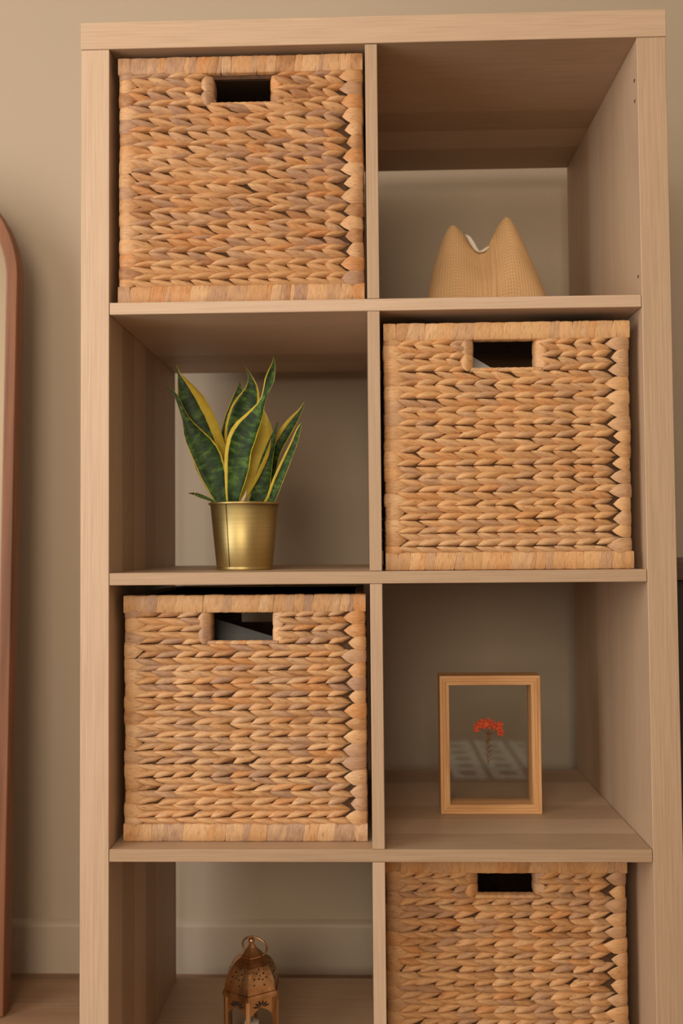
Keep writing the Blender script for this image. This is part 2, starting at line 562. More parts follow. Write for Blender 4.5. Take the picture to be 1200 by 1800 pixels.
def basket(label, x0, x1, yf, z0, z1, mat, hole, seed, npair=16, depth=0.335):
    rng = random.Random(seed)
    root = props(empty('storage_basket', ((x0 + x1) / 2, yf + depth / 2, z0)), label, 'basket', 'woven storage baskets in the shelving unit')
    W, H = x1 - x0, z1 - z0
    ox, oy, oz = -W / 2, -depth / 2, 0.0            # local origin: front lower left corner
    RB, RT = 0.0225, 0.0225
    hx0, hx1, hz0, hz1 = hole                       # in local metres from the lower left front corner
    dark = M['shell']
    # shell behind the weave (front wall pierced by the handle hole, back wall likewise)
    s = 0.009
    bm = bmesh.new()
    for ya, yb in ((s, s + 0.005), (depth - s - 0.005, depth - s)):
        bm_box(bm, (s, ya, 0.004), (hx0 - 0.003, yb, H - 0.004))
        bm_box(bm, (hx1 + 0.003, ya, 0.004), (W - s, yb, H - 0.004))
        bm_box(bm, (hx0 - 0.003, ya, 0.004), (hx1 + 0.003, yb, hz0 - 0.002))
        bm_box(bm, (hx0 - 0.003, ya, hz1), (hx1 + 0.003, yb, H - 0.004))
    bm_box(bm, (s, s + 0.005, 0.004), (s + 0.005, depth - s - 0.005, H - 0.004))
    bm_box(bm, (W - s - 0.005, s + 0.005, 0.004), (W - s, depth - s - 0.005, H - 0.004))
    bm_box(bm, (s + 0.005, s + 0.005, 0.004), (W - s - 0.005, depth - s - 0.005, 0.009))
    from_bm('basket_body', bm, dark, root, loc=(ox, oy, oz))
    # braid field
    zt, zb = H - RT + 0.002, RB - 0.001
    nrow = npair * 2
    h = (zt - zb) / nrow
    pitch = 0.0245
    L = pitch * 1.56
    var = {}
    for mir in (False, True):
        var[mir] = [to_mesh('strand', *leaf_mesh('strand', L * rng.uniform(0.95, 1.1), h * 1.06, rng, mir, mat), mat) for _ in range(7)]
    xl, xr = 0.0175, W - 0.019
    ye = 0.0065
    def put(me, name, x, y, z, sx=1, sz=1, rot=0.0):
        o = bpy.data.objects.new(name, me)
        COL.objects.link(o)
        o.parent = root
        o.location = (ox + x, oy + y, oz + z)
        o.scale = (sx, 1, sz)
        o.rotation_euler = (0, rot, 0)
        return o
    count = 0
    spare = []
    for r in range(nrow):
        seam = zt - (2 * (r // 2) + 1) * h           # straight seam between the two half rows
        mir = (r % 2 == 1)
        sag = rng.uniform(-1, 1) * 0.0006
        # spans free of the handle hole
        zc = seam + (-0.5 if mir else 0.5) * h
        spans = [(xl, xr)]
        if zc > hz0 - 0.3 * h:
            spans = [(xl, hx0 - 0.004), (hx1 + 0.007, xr)]
        for a, b in spans:
            st = (0.0 if not mir else -0.002) + rng.uniform(-0.003, 0.002)
            if mir and a == xl:
                st += 0.001
            ntot = b - a
            k = max(2, round((ntot - 0.008) / pitch))
            p = (ntot - 0.006) / k
            cum = 0.0
            for i in range(k):
                stretch = p / pitch * rng.uniform(0.93, 1.1)
                if i == k - 1:
                    stretch *= 0.80
                x = a + st + i * p + rng.uniform(-0.0018, 0.0018)
                z = seam + sag + rng.uniform(-0.0007, 0.0007)
                me = rng.choice(var[mir])
                sz = rng.uniform(0.9, 1.08)
                rot = rng.uniform(-0.045, 0.045)
                if count < 300:
                    put(me, 'strand', x, ye - (0.0011 if mir else 0.0) + rng.uniform(-0.0006, 0.0006), z, stretch, sz, rot)
                    count += 1
                else:
                    spare.append((me, x, z, stretch, sz))
    # side walls carry the same braid, too many strands to count: one mesh
    vs_, fs, uv = [], [], []
    for me, x, z, sx_, sz in spare:
        b0 = len(vs_)
        for v in me.vertices:
            vs_.append((ox + x + v.co.x * sx_, oy + ye + v.co.y, oz + z + v.co.z * sz))
        uvs_ = [None] * len(me.vertices)
        for p_ in me.polygons:
            for li, vi in zip(p_.loop_indices, p_.vertices):
                uvs_[vi] = tuple(me.uv_layers[0].data[li].uv)
        uv += [(a_ + 31 * x * 100, b_ + 17 * z * 100) for a_, b_ in uvs_]
        fs += [tuple(b0 + i for i in p_.vertices) for p_ in me.polygons]
    if vs_:
        o = mesh_obj('remaining_strands', to_mesh('remaining_strands', vs_, fs, uv, mat), root)
        o['kind'] = 'stuff'
    vs_, fs, uv = [], [], []
    for side in (-1, 1):
        for r in range(nrow):
            seam = zt - (2 * (r // 2) + 1) * h
            mir = r % 2 == 1
            yv = 0.024
            while yv < depth - 0.06:
                me = rng.choice(var[mir])
                b0 = len(vs_)
                for v in me.vertices:
                    dpt = -v.co.y - 0.0065
                    X = (dpt if side > 0 else -dpt) + (W if side > 0 else 0)
                    Yv = yv + v.co.x if side > 0 else yv + L - v.co.x
                    vs_.append((ox + X, oy + Yv, oz + seam + v.co.z))
                uvs_ = [None] * len(me.vertices)
                for p_ in me.polygons:
                    for li, vi in zip(p_.loop_indices, p_.vertices):
                        uvs_[vi] = tuple(me.uv_layers[0].data[li].uv)
                uv += [(a_ + 37 * yv * 100, b_ + 19 * seam * 100) for a_, b_ in uvs_]
                fs += [tuple(b0 + i for i in p_.vertices) for p_ in me.polygons]
                yv += pitch
    o = mesh_obj('side_weave', to_mesh('side_weave', vs_, fs, uv, mat), root)
    o['kind'] = 'stuff'
    # strand ends round the corner posts
    tl = [to_mesh('corner_strand', *tongue_mesh(h * 1.12, 0.029, rng, False), mat) for _ in range(5)]
    tr = [to_mesh('corner_strand', *tongue_mesh(h * 1.12, 0.026, rng, True), mat) for _ in range(5)]
    for k in range(npair):
        seam = zt - (2 * k + 1) * h
        j = lambda: rng.uniform(-0.0009, 0.0009)
        if k < npair - 1:
            put(rng.choice(tl), 'corner_strand', 0.0008 + j(), 0.003, seam - h + j(), rng.uniform(0.8, 1.2), rng.uniform(0.96, 1.08), rng.uniform(-0.03, 0.03))
        put(rng.choice(tr), 'corner_strand', W - 0.0008 + j(), 0.003, seam + j(), rng.uniform(0.8, 1.25), rng.uniform(0.92, 1.12), rng.uniform(-0.03, 0.03))
    put(tl[0], 'corner_strand', 0.0008, 0.0032, zt - 0.55 * h, 0.95, 0.62)
    put(tl[1], 'corner_strand', 0.0008, 0.0032, zb + 0.55 * h, 0.95, 0.62)
    # strand ends round the sides of the handle hole
    hl = [to_mesh('handle_strand', *tongue_mesh(h * 1.14, 0.019, rng, True), mat) for _ in range(2)]
    hr = [to_mesh('handle_strand', *tongue_mesh(h * 1.14, 0.019, rng, False), mat) for _ in range(2)]
    nh = max(2, round((hz1 - hz0) / (2 * h)))
    hp = (hz1 - hz0 + 0.002) / nh
    for k in range(nh):
        zc = hz1 - (k + 0.5) * hp
        put(hl[k % 2], 'handle_strand', hx0, 0.0048, zc, 1, hp / (2 * h))
        put(hr[k % 2], 'handle_strand', hx1, 0.0048, zc, 1, hp / (2 * h))
    # thin twine edging below the hole
    nseg = 9
    for k in range(nseg):
        w = (hx1 - hx0 + 0.010) / nseg
        put(to_mesh('handle_twine', *wrap_mesh(w * 1.04, 0.0048, 0.011, 0.002, rng), mat), 'handle_twine', hx0 - 0.005 + k * w, 0.002, hz0 - 0.0046)
    # wrapped rims, top and bottom
    for zr, hr_, nm in ((H - RT, RT, 'top_rim'), (0.0, RB, 'bottom_rim')):
        bm = bmesh.new()
        bm_box(bm, (0.012, 0.004, zr + 0.001), (W - 0.012, 0.014, zr + hr_ - 0.001), 0.001)
        bm_box(bm, (0.012, depth - 0.014, zr + 0.001), (W - 0.012, depth - 0.003, zr + hr_ - 0.001), 0.001)
        bm_box(bm, (0.003, 0.012, zr + 0.001), (0.014, depth - 0.012, zr + hr_ - 0.001), 0.001)
        bm_box(bm, (W - 0.014, 0.012, zr + 0.001), (W - 0.003, depth - 0.012, zr + hr_ - 0.001), 0.001)
        rim = from_bm(nm, bm, mat, root, loc=(ox, oy, oz))
        for a in (0.0, W - 0.016):
            cwm = to_mesh('corner_wrap', *wrap_mesh(0.016, hr_, 0.016, 0.0, rng), mat)
            o = bpy.data.objects.new('corner_wrap', cwm)
            COL.objects.link(o); o.parent = rim
            o.location = (a + 0.0002, 0.0025, zr)
        x = 0.0155
        while x < W - 0.0165:
            w = rng.choice((0.006, 0.009, 0.012, 0.016, 0.022, 0.026))
            w = min(w, W - 0.0155 - x)
            sl = rng.uniform(0.001, 0.005)
            o = bpy.data.objects.new('rim_wrap', to_mesh('rim_wrap', *wrap_mesh(w + 0.0004, hr_ * rng.uniform(0.985, 1.02), 0.013, sl, rng), mat))
            COL.objects.link(o); o.parent = rim
            o.location = (x - sl * 0.5, 0.0028 + rng.uniform(-0.0004, 0.0004), zr)
            x += w
    return root

M['shell'] = mat_plain('inner_wicker_gap_shade', (0.085, 0.040, 0.018, 1), 0.9, 0, 0.3, 120, 0.4)  # body colour darkened to paint the shade in gaps of the weave
FB = [mat_fibre('hyacinth_reddish', tones((0.90, 0.81, 0.73), 1.7)),
      mat_fibre('hyacinth_pale', tones((1.06, 0.99, 0.91), 1.15)),
      mat_fibre('hyacinth_mixed', tones((0.98, 0.94, 0.91), 1.6)),
      mat_fibre('hyacinth_brown', tones((0.96, 0.86, 0.75), 1.4))]
def hole_local(x0, z0, yf, a, b):
    p, q = at(*a, yf), at(*b, yf)
    return (p.x - x0, q.x - x0, q.z - z0, p.z - z0)
bx = [('woven hyacinth basket in the top cell above the potted plant, darkest reddish strands', -0.3340, -0.0115, 0.006, 1.0916, 1.4185, (374, 134), (475, 177)),
      ('pale woven hyacinth basket beside the potted plant, on the second shelf', 0.0125, 0.3300, 0.010, 0.7406, 1.0610, (832, 592), (943, 645)),
      ('woven hyacinth basket below the potted plant, with a grey folder inside', -0.3325, -0.0140, 0.028, 0.3896, 0.7090, (369, 1075), (479, 1127)),
      ('woven hyacinth basket on the bottom board, below the framed red flower', 0.0090, 0.3275, 0.060, 0.0386, 0.3600, (840, 1529), (942, 1575))]
for k, (lab, x0, x1, yf, z0, z1, a, b) in enumerate(bx):
    hl_ = hole_local(x0, z0, yf, a, b)
    hl_ = (hl_[0], hl_[1], hl_[2], min(hl_[3], z1 - z0 - 0.0225))
    basket(lab, x0, x1, yf, z0, z1, FB[k], hl_, 100 + k * 7)

# things kept in the baskets
def plate(name, pts, th, mat, label, cat):
    """thin slab through four corner points"""
    p = [Vector(q) for q in pts]
    nrm = (p[1] - p[0]).cross(p[2] - p[0]).normalized() * th
    v = [q for q in p] + [q + nrm for q in p]
    bm = bmesh.new()
    V = [bm.verts.new(q) for q in v]
    for f in ((0, 1, 2, 3), (7, 6, 5, 4), (0, 4, 5, 1), (1, 5, 6, 2), (2, 6, 7, 3), (3, 7, 4, 0)):
        bm.faces.new([V[i] for i in f])
    return props(from_bm(name, bm, mat), label, cat)
a, b = at(360, 1082, 0.12), at(500, 1125, 0.12)
plate('folder', (a, b, (b.x, 0.075, 0.402), (a.x, 0.075, 0.402)), 0.006, M['folder'], 'grey card folder tilted inside the basket, seen through its handle hole', 'folder')
a, b = at(822, 622, 0.09), at(872, 652, 0.09)
plate('paper_sheet', (a, b, (b.x + 0.09, 0.06, 0.753), (a.x, 0.06, 0.753)), 0.002, M['paper'], 'white paper sheet inside the pale basket, corner showing in the handle hole', 'paper')

# ------------------------------------------------------------------ snake plant in a gold pot
n = NT('brushed_gold')
z = n.noise(n.mapped('Object', (1, 1, 60)), 8.0, 3)
n.col(n.ramp(z, [(0.3, (0.54, 0.43, 0.19, 1)), (0.7, (0.60, 0.485, 0.22, 1))]))
n.set(Metallic=1.0, Roughness=0.5, Anisotropic=0.5, Anisotropic_Rotation=0.25)
tg = n.n('ShaderNodeTangent', _direction_type='RADIAL', _axis='Z')
n.l(tg.outputs[0], n.b.inputs['Tangent'])
M['gold'] = n.m
PX_, PY_ = at(430, 1000, 0.118).x, 0.118
pot = props(empty('plant_pot', (PX_, PY_, 0.7403)), 'small brushed gold metal plant pot on the second shelf', 'pot')
bm = bmesh.new()
r0, r1, ph = 0.0392, 0.0480, 0.0925
bm_lathe(bm, [(r0 - 0.001, 0.0), (r0, 0.0006), (r0 + 0.0002, 0.0035), (r0 - 0.0006, 0.0042), (r0 + 0.0002, 0.0049), (r1, ph), (r1 - 0.0009, ph), (r0 - 0.0010, 0.003), (0.0005, 0.003)], 96, True)
from_bm('pot_body', bm, M['gold'], pot, True)
bm = bmesh.new()
bm_tube(bm, [((r1 + 0.0009) * math.cos(t), (r1 + 0.0009) * math.sin(t), ph) for t in [2 * PI * k / 96 for k in range(96)]], 0.0016, 10, True)
from_bm('rolled_rim', bm, M['gold'], pot, True)
bm = bmesh.new()
an = -PI / 2 - 0.42
P0 = Vector((math.cos(an), math.sin(an), 0))
bm_tube(bm, [P0 * (r0 + 0.0003) + Vector((0, 0, 0.005)), P0 * (r1 + 0.0003) + Vector((0, 0, ph - 0.002))], 0.00055, 6)
o = from_bm('side_seam', bm, mat_plain('seam_shadow', (0.16, 0.10, 0.03, 1), 0.4, 0.8, 0.1), pot, True)
bm = bmesh.new()
bm_lathe(bm, [(0.0455, 0.079), (0.044, 0.0815), (0.02, 0.083), (0.0005, 0.0835)], 48, True)
from_bm('soil', bm, M['soil'], pot, True)

def mat_leaf():
    """snake plant: u along the leaf (0..1), v across (-1..1); margin widths come from the mesh"""
    n = NT('snake_plant_leaf')
    uvn = n.n('ShaderNodeUVMap', _uv_map='UVMap')
    sp = n.n('ShaderNodeSeparateXYZ')
    n.l(uvn.outputs[0], sp.inputs[0])
    at_l = n.n('ShaderNodeAttribute', _attribute_name='margin_left', _attribute_type='OBJECT')
    at_r = n.n('ShaderNodeAttribute', _attribute_name='margin_right', _attribute_type='OBJECT')
    v = sp.outputs[1]
    oi = n.n('ShaderNodeObjectInfo')
    tc = n.n('ShaderNodeTexCoord')
    wob = n.noise(n.mapped('Object', (1, 1, 1)), 90.0, 3)
    vw = n.mathn('ADD', v, n.mathn('MULTIPLY', n.mathn('SUBTRACT', wob, 0.5), 0.10))
    left = n.mathn('LESS_THAN', vw, n.mathn('SUBTRACT', at_l.outputs['Fac'], 1.0))
    right_ = n.mathn('GREATER_THAN', vw, n.mathn('SUBTRACT', 1.0, at_r.outputs['Fac']))
    yel = n.mathn('MAXIMUM', left, right_)
    # cross bands
    cb = n.n('ShaderNodeCombineXYZ')
    n.l(n.mathn('MULTIPLY', sp.outputs[0], 30.0), cb.inputs[0])
    n.l(n.mathn('MULTIPLY', v, 0.9), cb.inputs[1])
    n.l(n.mathn('MULTIPLY', oi.outputs['Random'], 60.0), cb.inputs[2])
    band = n.noise(cb.outputs[0], 1.1, 4, 0.6, 0.35)
    green = n.ramp(band, [(0.36, (0.006, 0.021, 0.004, 1)), (0.52, (0.017, 0.055, 0.008, 1)), (0.68, (0.075, 0.15, 0.022, 1))])
    yc = n.ramp(wob, [(0.3, (0.52, 0.37, 0.035, 1)), (0.7, (0.66, 0.50, 0.06, 1))])
    yc = n.mix(n.mathn('MULTIPLY', band, 0.35), yc, (0.42, 0.36, 0.07, 1))
    n.col(n.mix(yel, green, yc))
    n.set(Roughness=0.5)
    n.b.inputs['Specular IOR Level'].default_value = 0.25
    n.bump(band, 0.1, 0.0006)
    return n.m
M['leaf'] = mat_leaf()
M['leaf_tip'] = mat_plain('dry_leaf_tip', (0.09, 0.055, 0.03, 1), 0.8)
plant = props(empty('snake_plant', (PX_, PY_, 0.7403 + 0.083)), 'snake plant with yellow edged dark green leaves growing in the gold pot', 'plant')
def catmull(P, n_):
    out = []
    P = [P[0] + (P[0] - P[1])] + P + [P[-1] + (P[-1] - P[-2])]
    segs = len(P) - 3
    for i in range(n_):
        t = i / (n_ - 1) * segs
        k = min(int(t), segs - 1)
        f = t - k
        a, b, c, d = P[k:k + 4]
        out.append(0.5 * ((2 * b) + (c - a) * f + (2 * a - 5 * b + 4 * c - d) * f * f + (3 * b - a - 3 * c + d) * f ** 3))
    return out
def snake_leaf(pts, y0, y1, ml, mr, fold=0.35, tw=None):
    """pts: (zoom x, zoom y, half width) seen in the photograph; y0,y1 depth offsets at base and tip"""
    m_ = len(pts)
    C, Wd = [], []
    for i, (zx, zy, hw) in enumerate(pts):
        f = i / (m_ - 1)
        Y = PY_ + y0 + (y1 - y0) * f
        C.append(at(280 + zx / 4.2857, 610 + zy / 4.2857, Y))
        Wd.append(Vector((hw / 4.2857 / FPX * (Y - CAM.y), 0, 0)))
    # continue into the soil
    base = C[0] + Vector((0, 0, -0.012))
    base.x = PX_ + (base.x - PX_) * 0.72
    base.y = PY_ + (base.y - PY_) * 0.72
    C = [base] + C
    Wd = [Wd[0] * 0.85] + Wd
    if tw is None:
        tw = [0.0] * m_
    tw = [Vector((tw[0], 0, 0))] + [Vector((t, 0, 0)) for t in tw]
    N = 22
    cc, ww, tt = catmull(C, N), catmull(Wd, N), catmull(tw, N)
    loc = plant.location
    vs_, uv, fs = [], [], []
    NV = 7
    th = 0.0011
    for side in (0, 1):
        for i in range(N):
            t = (cc[min(i + 1, N - 1)] - cc[max(i - 1, 0)]).normalized()
            ax = t.cross(Vector((0, 1, 0)))
            ax = Vector((1, 0, 0)) if ax.length < 1e-4 else ax.normalized()
            if ax.x < 0 and abs(t.z) > 0.2:
                ax = -ax
            an_ = tt[i].x
            nr = ax.cross(t).normalized()
            if nr.y > 0:
                nr = -nr
            ax2 = ax * math.cos(an_) + nr * math.sin(an_)
            nr2 = nr * math.cos(an_) - ax * math.sin(an_)
            w = max(ww[i].x, 0.0003)
            for j in range(NV):
                v = -1 + 2 * j / (NV - 1)
                p = cc[i] + ax2 * (v * w) + nr2 * (fold * w * (v * v - 0.35))
                e = th * (1 - v * v * 0.8) * (-1 if side else 1)
                vs_.append(p + nr2 * e - loc)
                uv.append((i / (N - 1), v))
    S = N * NV
    for i in range(N - 1):
        for j in range(NV - 1):
            a = i * NV + j
            fs.append((a, a + 1, a + NV + 1, a + NV))
            fs.append((S + a, S + a + NV, S + a + NV + 1, S + a + 1))
        for j in (0, NV - 1):
            a = i * NV + j
            fs.append((a, a + NV, S + a + NV, S + a))
    o = pyd('leaf', vs_, fs, M['leaf'], plant, True, uv)
    o['margin_left'] = ml
    o['margin_right'] = mr
    return o
snake_leaf([(470, 1150, 50), (420, 860, 105), (332, 620, 122), (244, 420, 104), (178, 270, 44), (150, 205, 12), (125, 130, 2)], 0.012, 0.016, 0.12, 0.62)
snake_leaf([(468, 1165, 45), (410, 960, 96), (350, 800, 106), (258, 660, 72), (196, 530, 26), (132, 380, 14), (100, 335, 9), (48, 295, 2)], -0.012, -0.010, 0.06, 0.12)
snake_leaf([(552, 1160, 48), (584, 930, 92), (600, 770, 100), (645, 650, 104), (728, 520, 68), (790, 385, 26), (832, 230, 36), (862, 110, 9), (856, 68, 2)], -0.026, -0.030, 0.24, 0.06, 0.4, [0, 0, 0, 0.1, 0.35, 0.5, -0.3, -0.2, 0])
snake_leaf([(590, 1150, 50), (600, 850, 90), (610, 660, 118), (650, 480, 112), (695, 330, 58), (684, 225, 16), (636, 138, 2)], 0.020, 0.024, 0.14, 0.26)
snake_leaf([(500, 1150, 30), (500, 850, 45), (520, 600, 45), (570, 430, 38), (602, 330, 26), (608, 262, 2)], 0.030, 0.038, 0.12, 0.1)
snake_leaf([(625, 1160, 22), (686, 980, 62), (752, 785, 82), (772, 640, 66), (786, 540, 36), (788, 478, 3)], -0.008, 0.004, 0.30, 1.75)
snake_leaf([(745, 1165, 80), (775, 1000, 66), (815, 820, 45), (860, 670, 22), (893, 568, 4)], -0.004, -0.004, 0.14, 0.04)
snake_leaf([(812, 1160, 36), (838, 950, 42), (868, 800, 45), (925, 680, 48), (1000, 565, 38), (1060, 480, 16), (1095, 410, 2)], 0.016, 0.016, 0.6, 0.12, 0.4)
snake_leaf([(838, 1150, 36), (892, 1010, 40), (960, 850, 34), (1015, 720, 26), (1050, 620, 17), (1072, 568, 2)], -0.008, -0.014, 0.45, 0.08, 0.5)
snake_leaf([(420, 1175, 10), (380, 1150, 13), (310, 1122, 17), (262, 1106, 12), (218, 1102, 2)], -0.008, -0.012, 0.2, 0.2)
snake_leaf([(455, 1165, 30), (395, 1070, 34), (330, 960, 30), (285, 890, 18), (252, 800, 2)], 0.004, 0.010, 0.12, 0.22)
snake_leaf([(760, 1150, 40), (800, 900, 46), (828, 720, 34), (826, 600, 18), (815, 530, 3)], 0.024, 0.030, 0.3, 0.9)
bm = bmesh.new()
c = at(280 + 650 / 4.2857, 610 + 1150 / 4.2857, PY_ - 0.036)
bm_tube(bm, [c - plant.location + Vector(d) for d in ((-0.006, 0.0, -0.006), (-0.002, 0, 0.001), (0.0, 0, 0.006), (0.0015, 0, 0.013))], [0.0035, 0.0032, 0.002, 0.0004], 7)
from_bm('dry_sheath', bm, M['tan'], plant, True)

# ------------------------------------------------------------------ waffle cotton pouch
n = NT('waffle_cotton')
uvm = n.mapped('UV', (1, 1, 1))
sp = n.n('ShaderNodeSeparateXYZ')
n.l(uvm, sp.inputs[0])
def tri(s_, f):
    return n.mathn('ABSOLUTE', n.mathn('SINE', n.mathn('MULTIPLY', s_, f)))
hgt = n.mathn('MULTIPLY', tri(sp.outputs[0], PI / 0.0048), tri(sp.outputs[1], PI / 0.0048))
n.col(n.ramp(hgt, [(0.0, (0.74, 0.485, 0.25, 1)), (0.5, (0.70, 0.45, 0.23, 1)), (1.0, (0.60, 0.37, 0.185, 1))]))
n.set(Roughness=0.95)
inv = n.mathn('SUBTRACT', 1.0, hgt)
n.bump(inv, 0.55, 0.0012)
M['waffle'] = n.m
M['hem'] = mat_plain('plain_cotton_hem', (0.70, 0.45, 0.23, 1), 0.95, 0, 0.05, 300, 0.2)
BX, BY, BZ = 0.1716, 0.20, 1.0914
pouch = props(empty('cotton_pouch', (BX, BY, BZ)), 'tan waffle cotton pouch with two peaked corners in the top cell', 'pouch')
def lerp_tab(tab, x):
    for (a, fa), (b, fb) in zip(tab, tab[1:]):
        if x <= b:
            break
    i = [k for k, _ in tab].index(a)
    t = (x - a) / (b - a)
    sl = []
    for j in (i, i + 1):
        p0, p1 = tab[max(j - 1, 0)], tab[min(j + 1, len(tab) - 1)]
        sl.append((p1[1] - p0[1]) / (p1[0] - p0[0]) * (b - a))
    return (2 * t ** 3 - 3 * t * t + 1) * fa + (t ** 3 - 2 * t * t + t) * sl[0] + (3 * t * t - 2 * t ** 3) * fb + (t ** 3 - t * t) * sl[1]
ZT = [(-1.001, 0.100), (-0.88, 0.130), (-0.74, 0.156), (-0.62, 0.165), (-0.48, 0.156), (-0.30, 0.137), (-0.10, 0.126), (0.04, 0.131), (0.20, 0.155), (0.38, 0.173), (0.48, 0.170), (0.60, 0.155), (0.80, 0.122), (1.001, 0.085)]
vs_, uv, fs = [], [], []
NT_, NS = 44, 110
for i in range(NT_):
    t = i / (NT_ - 1)
    for k in range(NS):
        a = 2 * PI * k / NS
        s_ = math.copysign(abs(math.cos(a)) ** 0.8, math.cos(a))
        d_ = math.sin(a)
        top = lerp_tab(ZT, s_)
        zz = top * (t ** 0.97)
        hw = 0.100 - 0.022 * t - 0.004 * (1 - t) ** 3
        if s_ > 0:
            hw += 0.006 * (1 - t)
        bulge = 0.062 * (1 - t ** 1.7) ** 0.8 * (0.75 + 0.25 * math.sin(PI * min(1, t * 1.4))) + 0.0025
        bulge *= 0.35 + 0.65 * (zz / max(top, 1e-6)) ** 0.15 if t > 0 else 0.4
        # ears lean outwards, soft folds
        fold = 0.0030 * math.sin(6 * s_ + 5 * t) * t * (1 - t) * 2 + 0.0012 * math.sin(15 * s_ - 8 * t) * t * (1 - t)
        x = s_ * hw
        y = -d_ * (bulge + fold * (1 if d_ > 0 else -1)) + 0.012 * t * (0.3 if s_ < 0 else -0.2)
        vs_.append((x, y, zz))
        uv.append((s_ * 0.105 + 0.3 + (0.21 if d_ < 0 else 0), t * 0.15 + 0.02 * s_ * s_))
for i in range(NT_ - 1):
    for k in range(NS):
        a, b = i * NS + k, i * NS + (k + 1) % NS
        fs.append((a, a + NS, b + NS, b))
fs.append(tuple(range(NS)))
pyd('pouch_body', vs_, fs, M['waffle'], pouch, True, uv)
for xs, nm in ((-0.0085, 'placket'), (0.004, 'placket')):
    vv, ff = [], []
    for i in range(16):
        t = 0.02 + 0.965 * i / 15
        for dx, dy in ((-0.0045, 0.0012), (-0.0035, -0.0012), (0.0035, -0.0012), (0.0045, 0.0012)):
            x = xs + 0.004 * t + dx
            s_ = max(-1, min(1, x / (0.100 - 0.022 * t)))
            d_ = math.sqrt(max(0, 1 - abs(s_) ** 2.5))
            zz = lerp_tab(ZT, s_) * t ** 0.97
            bl = (0.062 * (1 - t ** 1.7) ** 0.8 * (0.75 + 0.25 * math.sin(PI * min(1, t * 1.4))) + 0.0025) * (0.35 + 0.65 * t ** 0.146)
            fo = 0.0030 * math.sin(6 * s_ + 5 * t) * t * (1 - t) * 2 + 0.0012 * math.sin(15 * s_ - 8 * t) * t * (1 - t)
            vv.append((x, -d_ * (bl + fo) + 0.012 * t * (0.3 if s_ < 0 else -0.2) - 0.0010 + dy, zz))
    for i in range(15):
        for j in range(3):
            a_ = i * 4 + j
            ff.append((a_, a_ + 1, a_ + 5, a_ + 4))
    pyd(nm, vv, ff, M['hem'], pouch, True)
bm = bmesh.new()
tp = [at(*q, BY - 0.012) - pouch.location for q in ((818, 412), (824, 418), (830, 428), (836, 438), (843, 444))]
bm_tube(bm, tp, [0.0008, 0.0030, 0.0036, 0.003, 0.0012], 8)
tp = [at(*q, BY - 0.012) - pouch.location for q in ((843, 443), (849, 441), (855, 437), (861, 433))]
bm_tube(bm, tp, [0.0012, 0.0022, 0.0022, 0.001], 8)
from_bm('drawstring', bm, M['white'], pouch, True)

# ------------------------------------------------------------------ pressed flower in a floating frame
FX0, FX1, FZ0, FZ1, FY = at(775, 1432, 0.150).x, at(953, 1432, 0.150).x, 0.3893, 0.5852, 0.150
FD, FW = 0.034, 0.0135
frame = props(empty('floating_frame', ((FX0 + FX1) / 2, FY + FD / 2, FZ0)), 'small pine frame holding a red dried flower between glass', 'picture frame')
LW, LH = (FX1 - FX0), (FZ1 - FZ0)
def mitre(name, corners_out, corners_in, mat):
    # corners in xz (local), front y=-FD/2 ; profile across the bar: outer edge, groove, groove, inner edge
    prof = [(0.0, FD / 2), (0.0, -FD / 2 + 0.0006), (0.03, -FD / 2), (0.30, -FD / 2), (0.33, -FD / 2 + 0.0007), (0.36, -FD / 2), (0.58, -FD / 2), (0.61, -FD / 2 + 0.0007), (0.64, -FD / 2), (0.97, -FD / 2), (1.0, -FD / 2 + 0.0006), (1.0, FD / 2)]
    bm = bmesh.new()
    ends = []
    for o_, i_ in zip(corners_out, corners_in):
        ends.append([bm.verts.new((o_[0] + (i_[0] - o_[0]) * f, y, o_[1] + (i_[1] - o_[1]) * f)) for f, y in prof])
    A, B = ends
    k = len(prof)
    for i in range(k):
        bm.faces.new((A[i], A[(i + 1) % k], B[(i + 1) % k], B[i]))
    bm.faces.new(A[::-1]); bm.faces.new(B)
    return from_bm(name, bm, mat, frame)
o4 = [(-LW / 2, 0), (LW / 2, 0), (LW / 2, LH), (-LW / 2, LH)]
i4 = [(-LW / 2 + FW, FW), (LW / 2 - FW, FW), (LW / 2 - FW, LH - FW), (-LW / 2 + FW, LH - FW)]
for k in range(4):
    mitre('frame_bar', (o4[k], o4[(k + 1) % 4]), (i4[k], i4[(k + 1) % 4]), M['pine_h'] if k % 2 == 0 else M['pine_v'])
n = NT('clear_glass')
tr_ = n.n('ShaderNodeBsdfTransparent', Color=(0.97, 0.975, 0.97, 1))
gl = n.n('ShaderNodeBsdfGlossy', Roughness=0.02)
fr_ = n.n('ShaderNodeFresnel', IOR=1.5)
ms = n.n('ShaderNodeMixShader')
gb = n.n('ShaderNodeNewGeometry')
n.l(n.mathn('MULTIPLY', fr_.outputs[0], n.mathn('SUBTRACT', 1.0, gb.outputs['Backfacing'])), ms.inputs[0]); n.l(tr_.outputs[0], ms.inputs[1]); n.l(gl.outputs[0], ms.inputs[2])
n.l(ms.outputs[0], n.out.inputs[0])
M['glass'] = n.m
for y in (0.004, 0.011):
    box('glass_pane', (-LW / 2 + FW + 0.0002, y, FW + 0.0002), (LW / 2 - FW - 0.0002, y + 0.002, LH - FW - 0.0002), M['glass'], frame, 0)
M['petal'] = mat_plain('red_orange_floret', (0.72, 0.11, 0.045, 1), 0.8, 0, 0.3, 400)
M['stem'] = mat_plain('dried_stem', (0.20, 0.085, 0.04, 1), 0.85, 0, 0.2, 200)
def fpt(zx, zy, dy=0.0):
    p = at(760 + zx / 5.4545, 1170 + zy / 5.4545, FY + FD / 2 + 0.0085)
    return p - frame.location + Vector((0, dy, 0))
bm = bmesh.new()
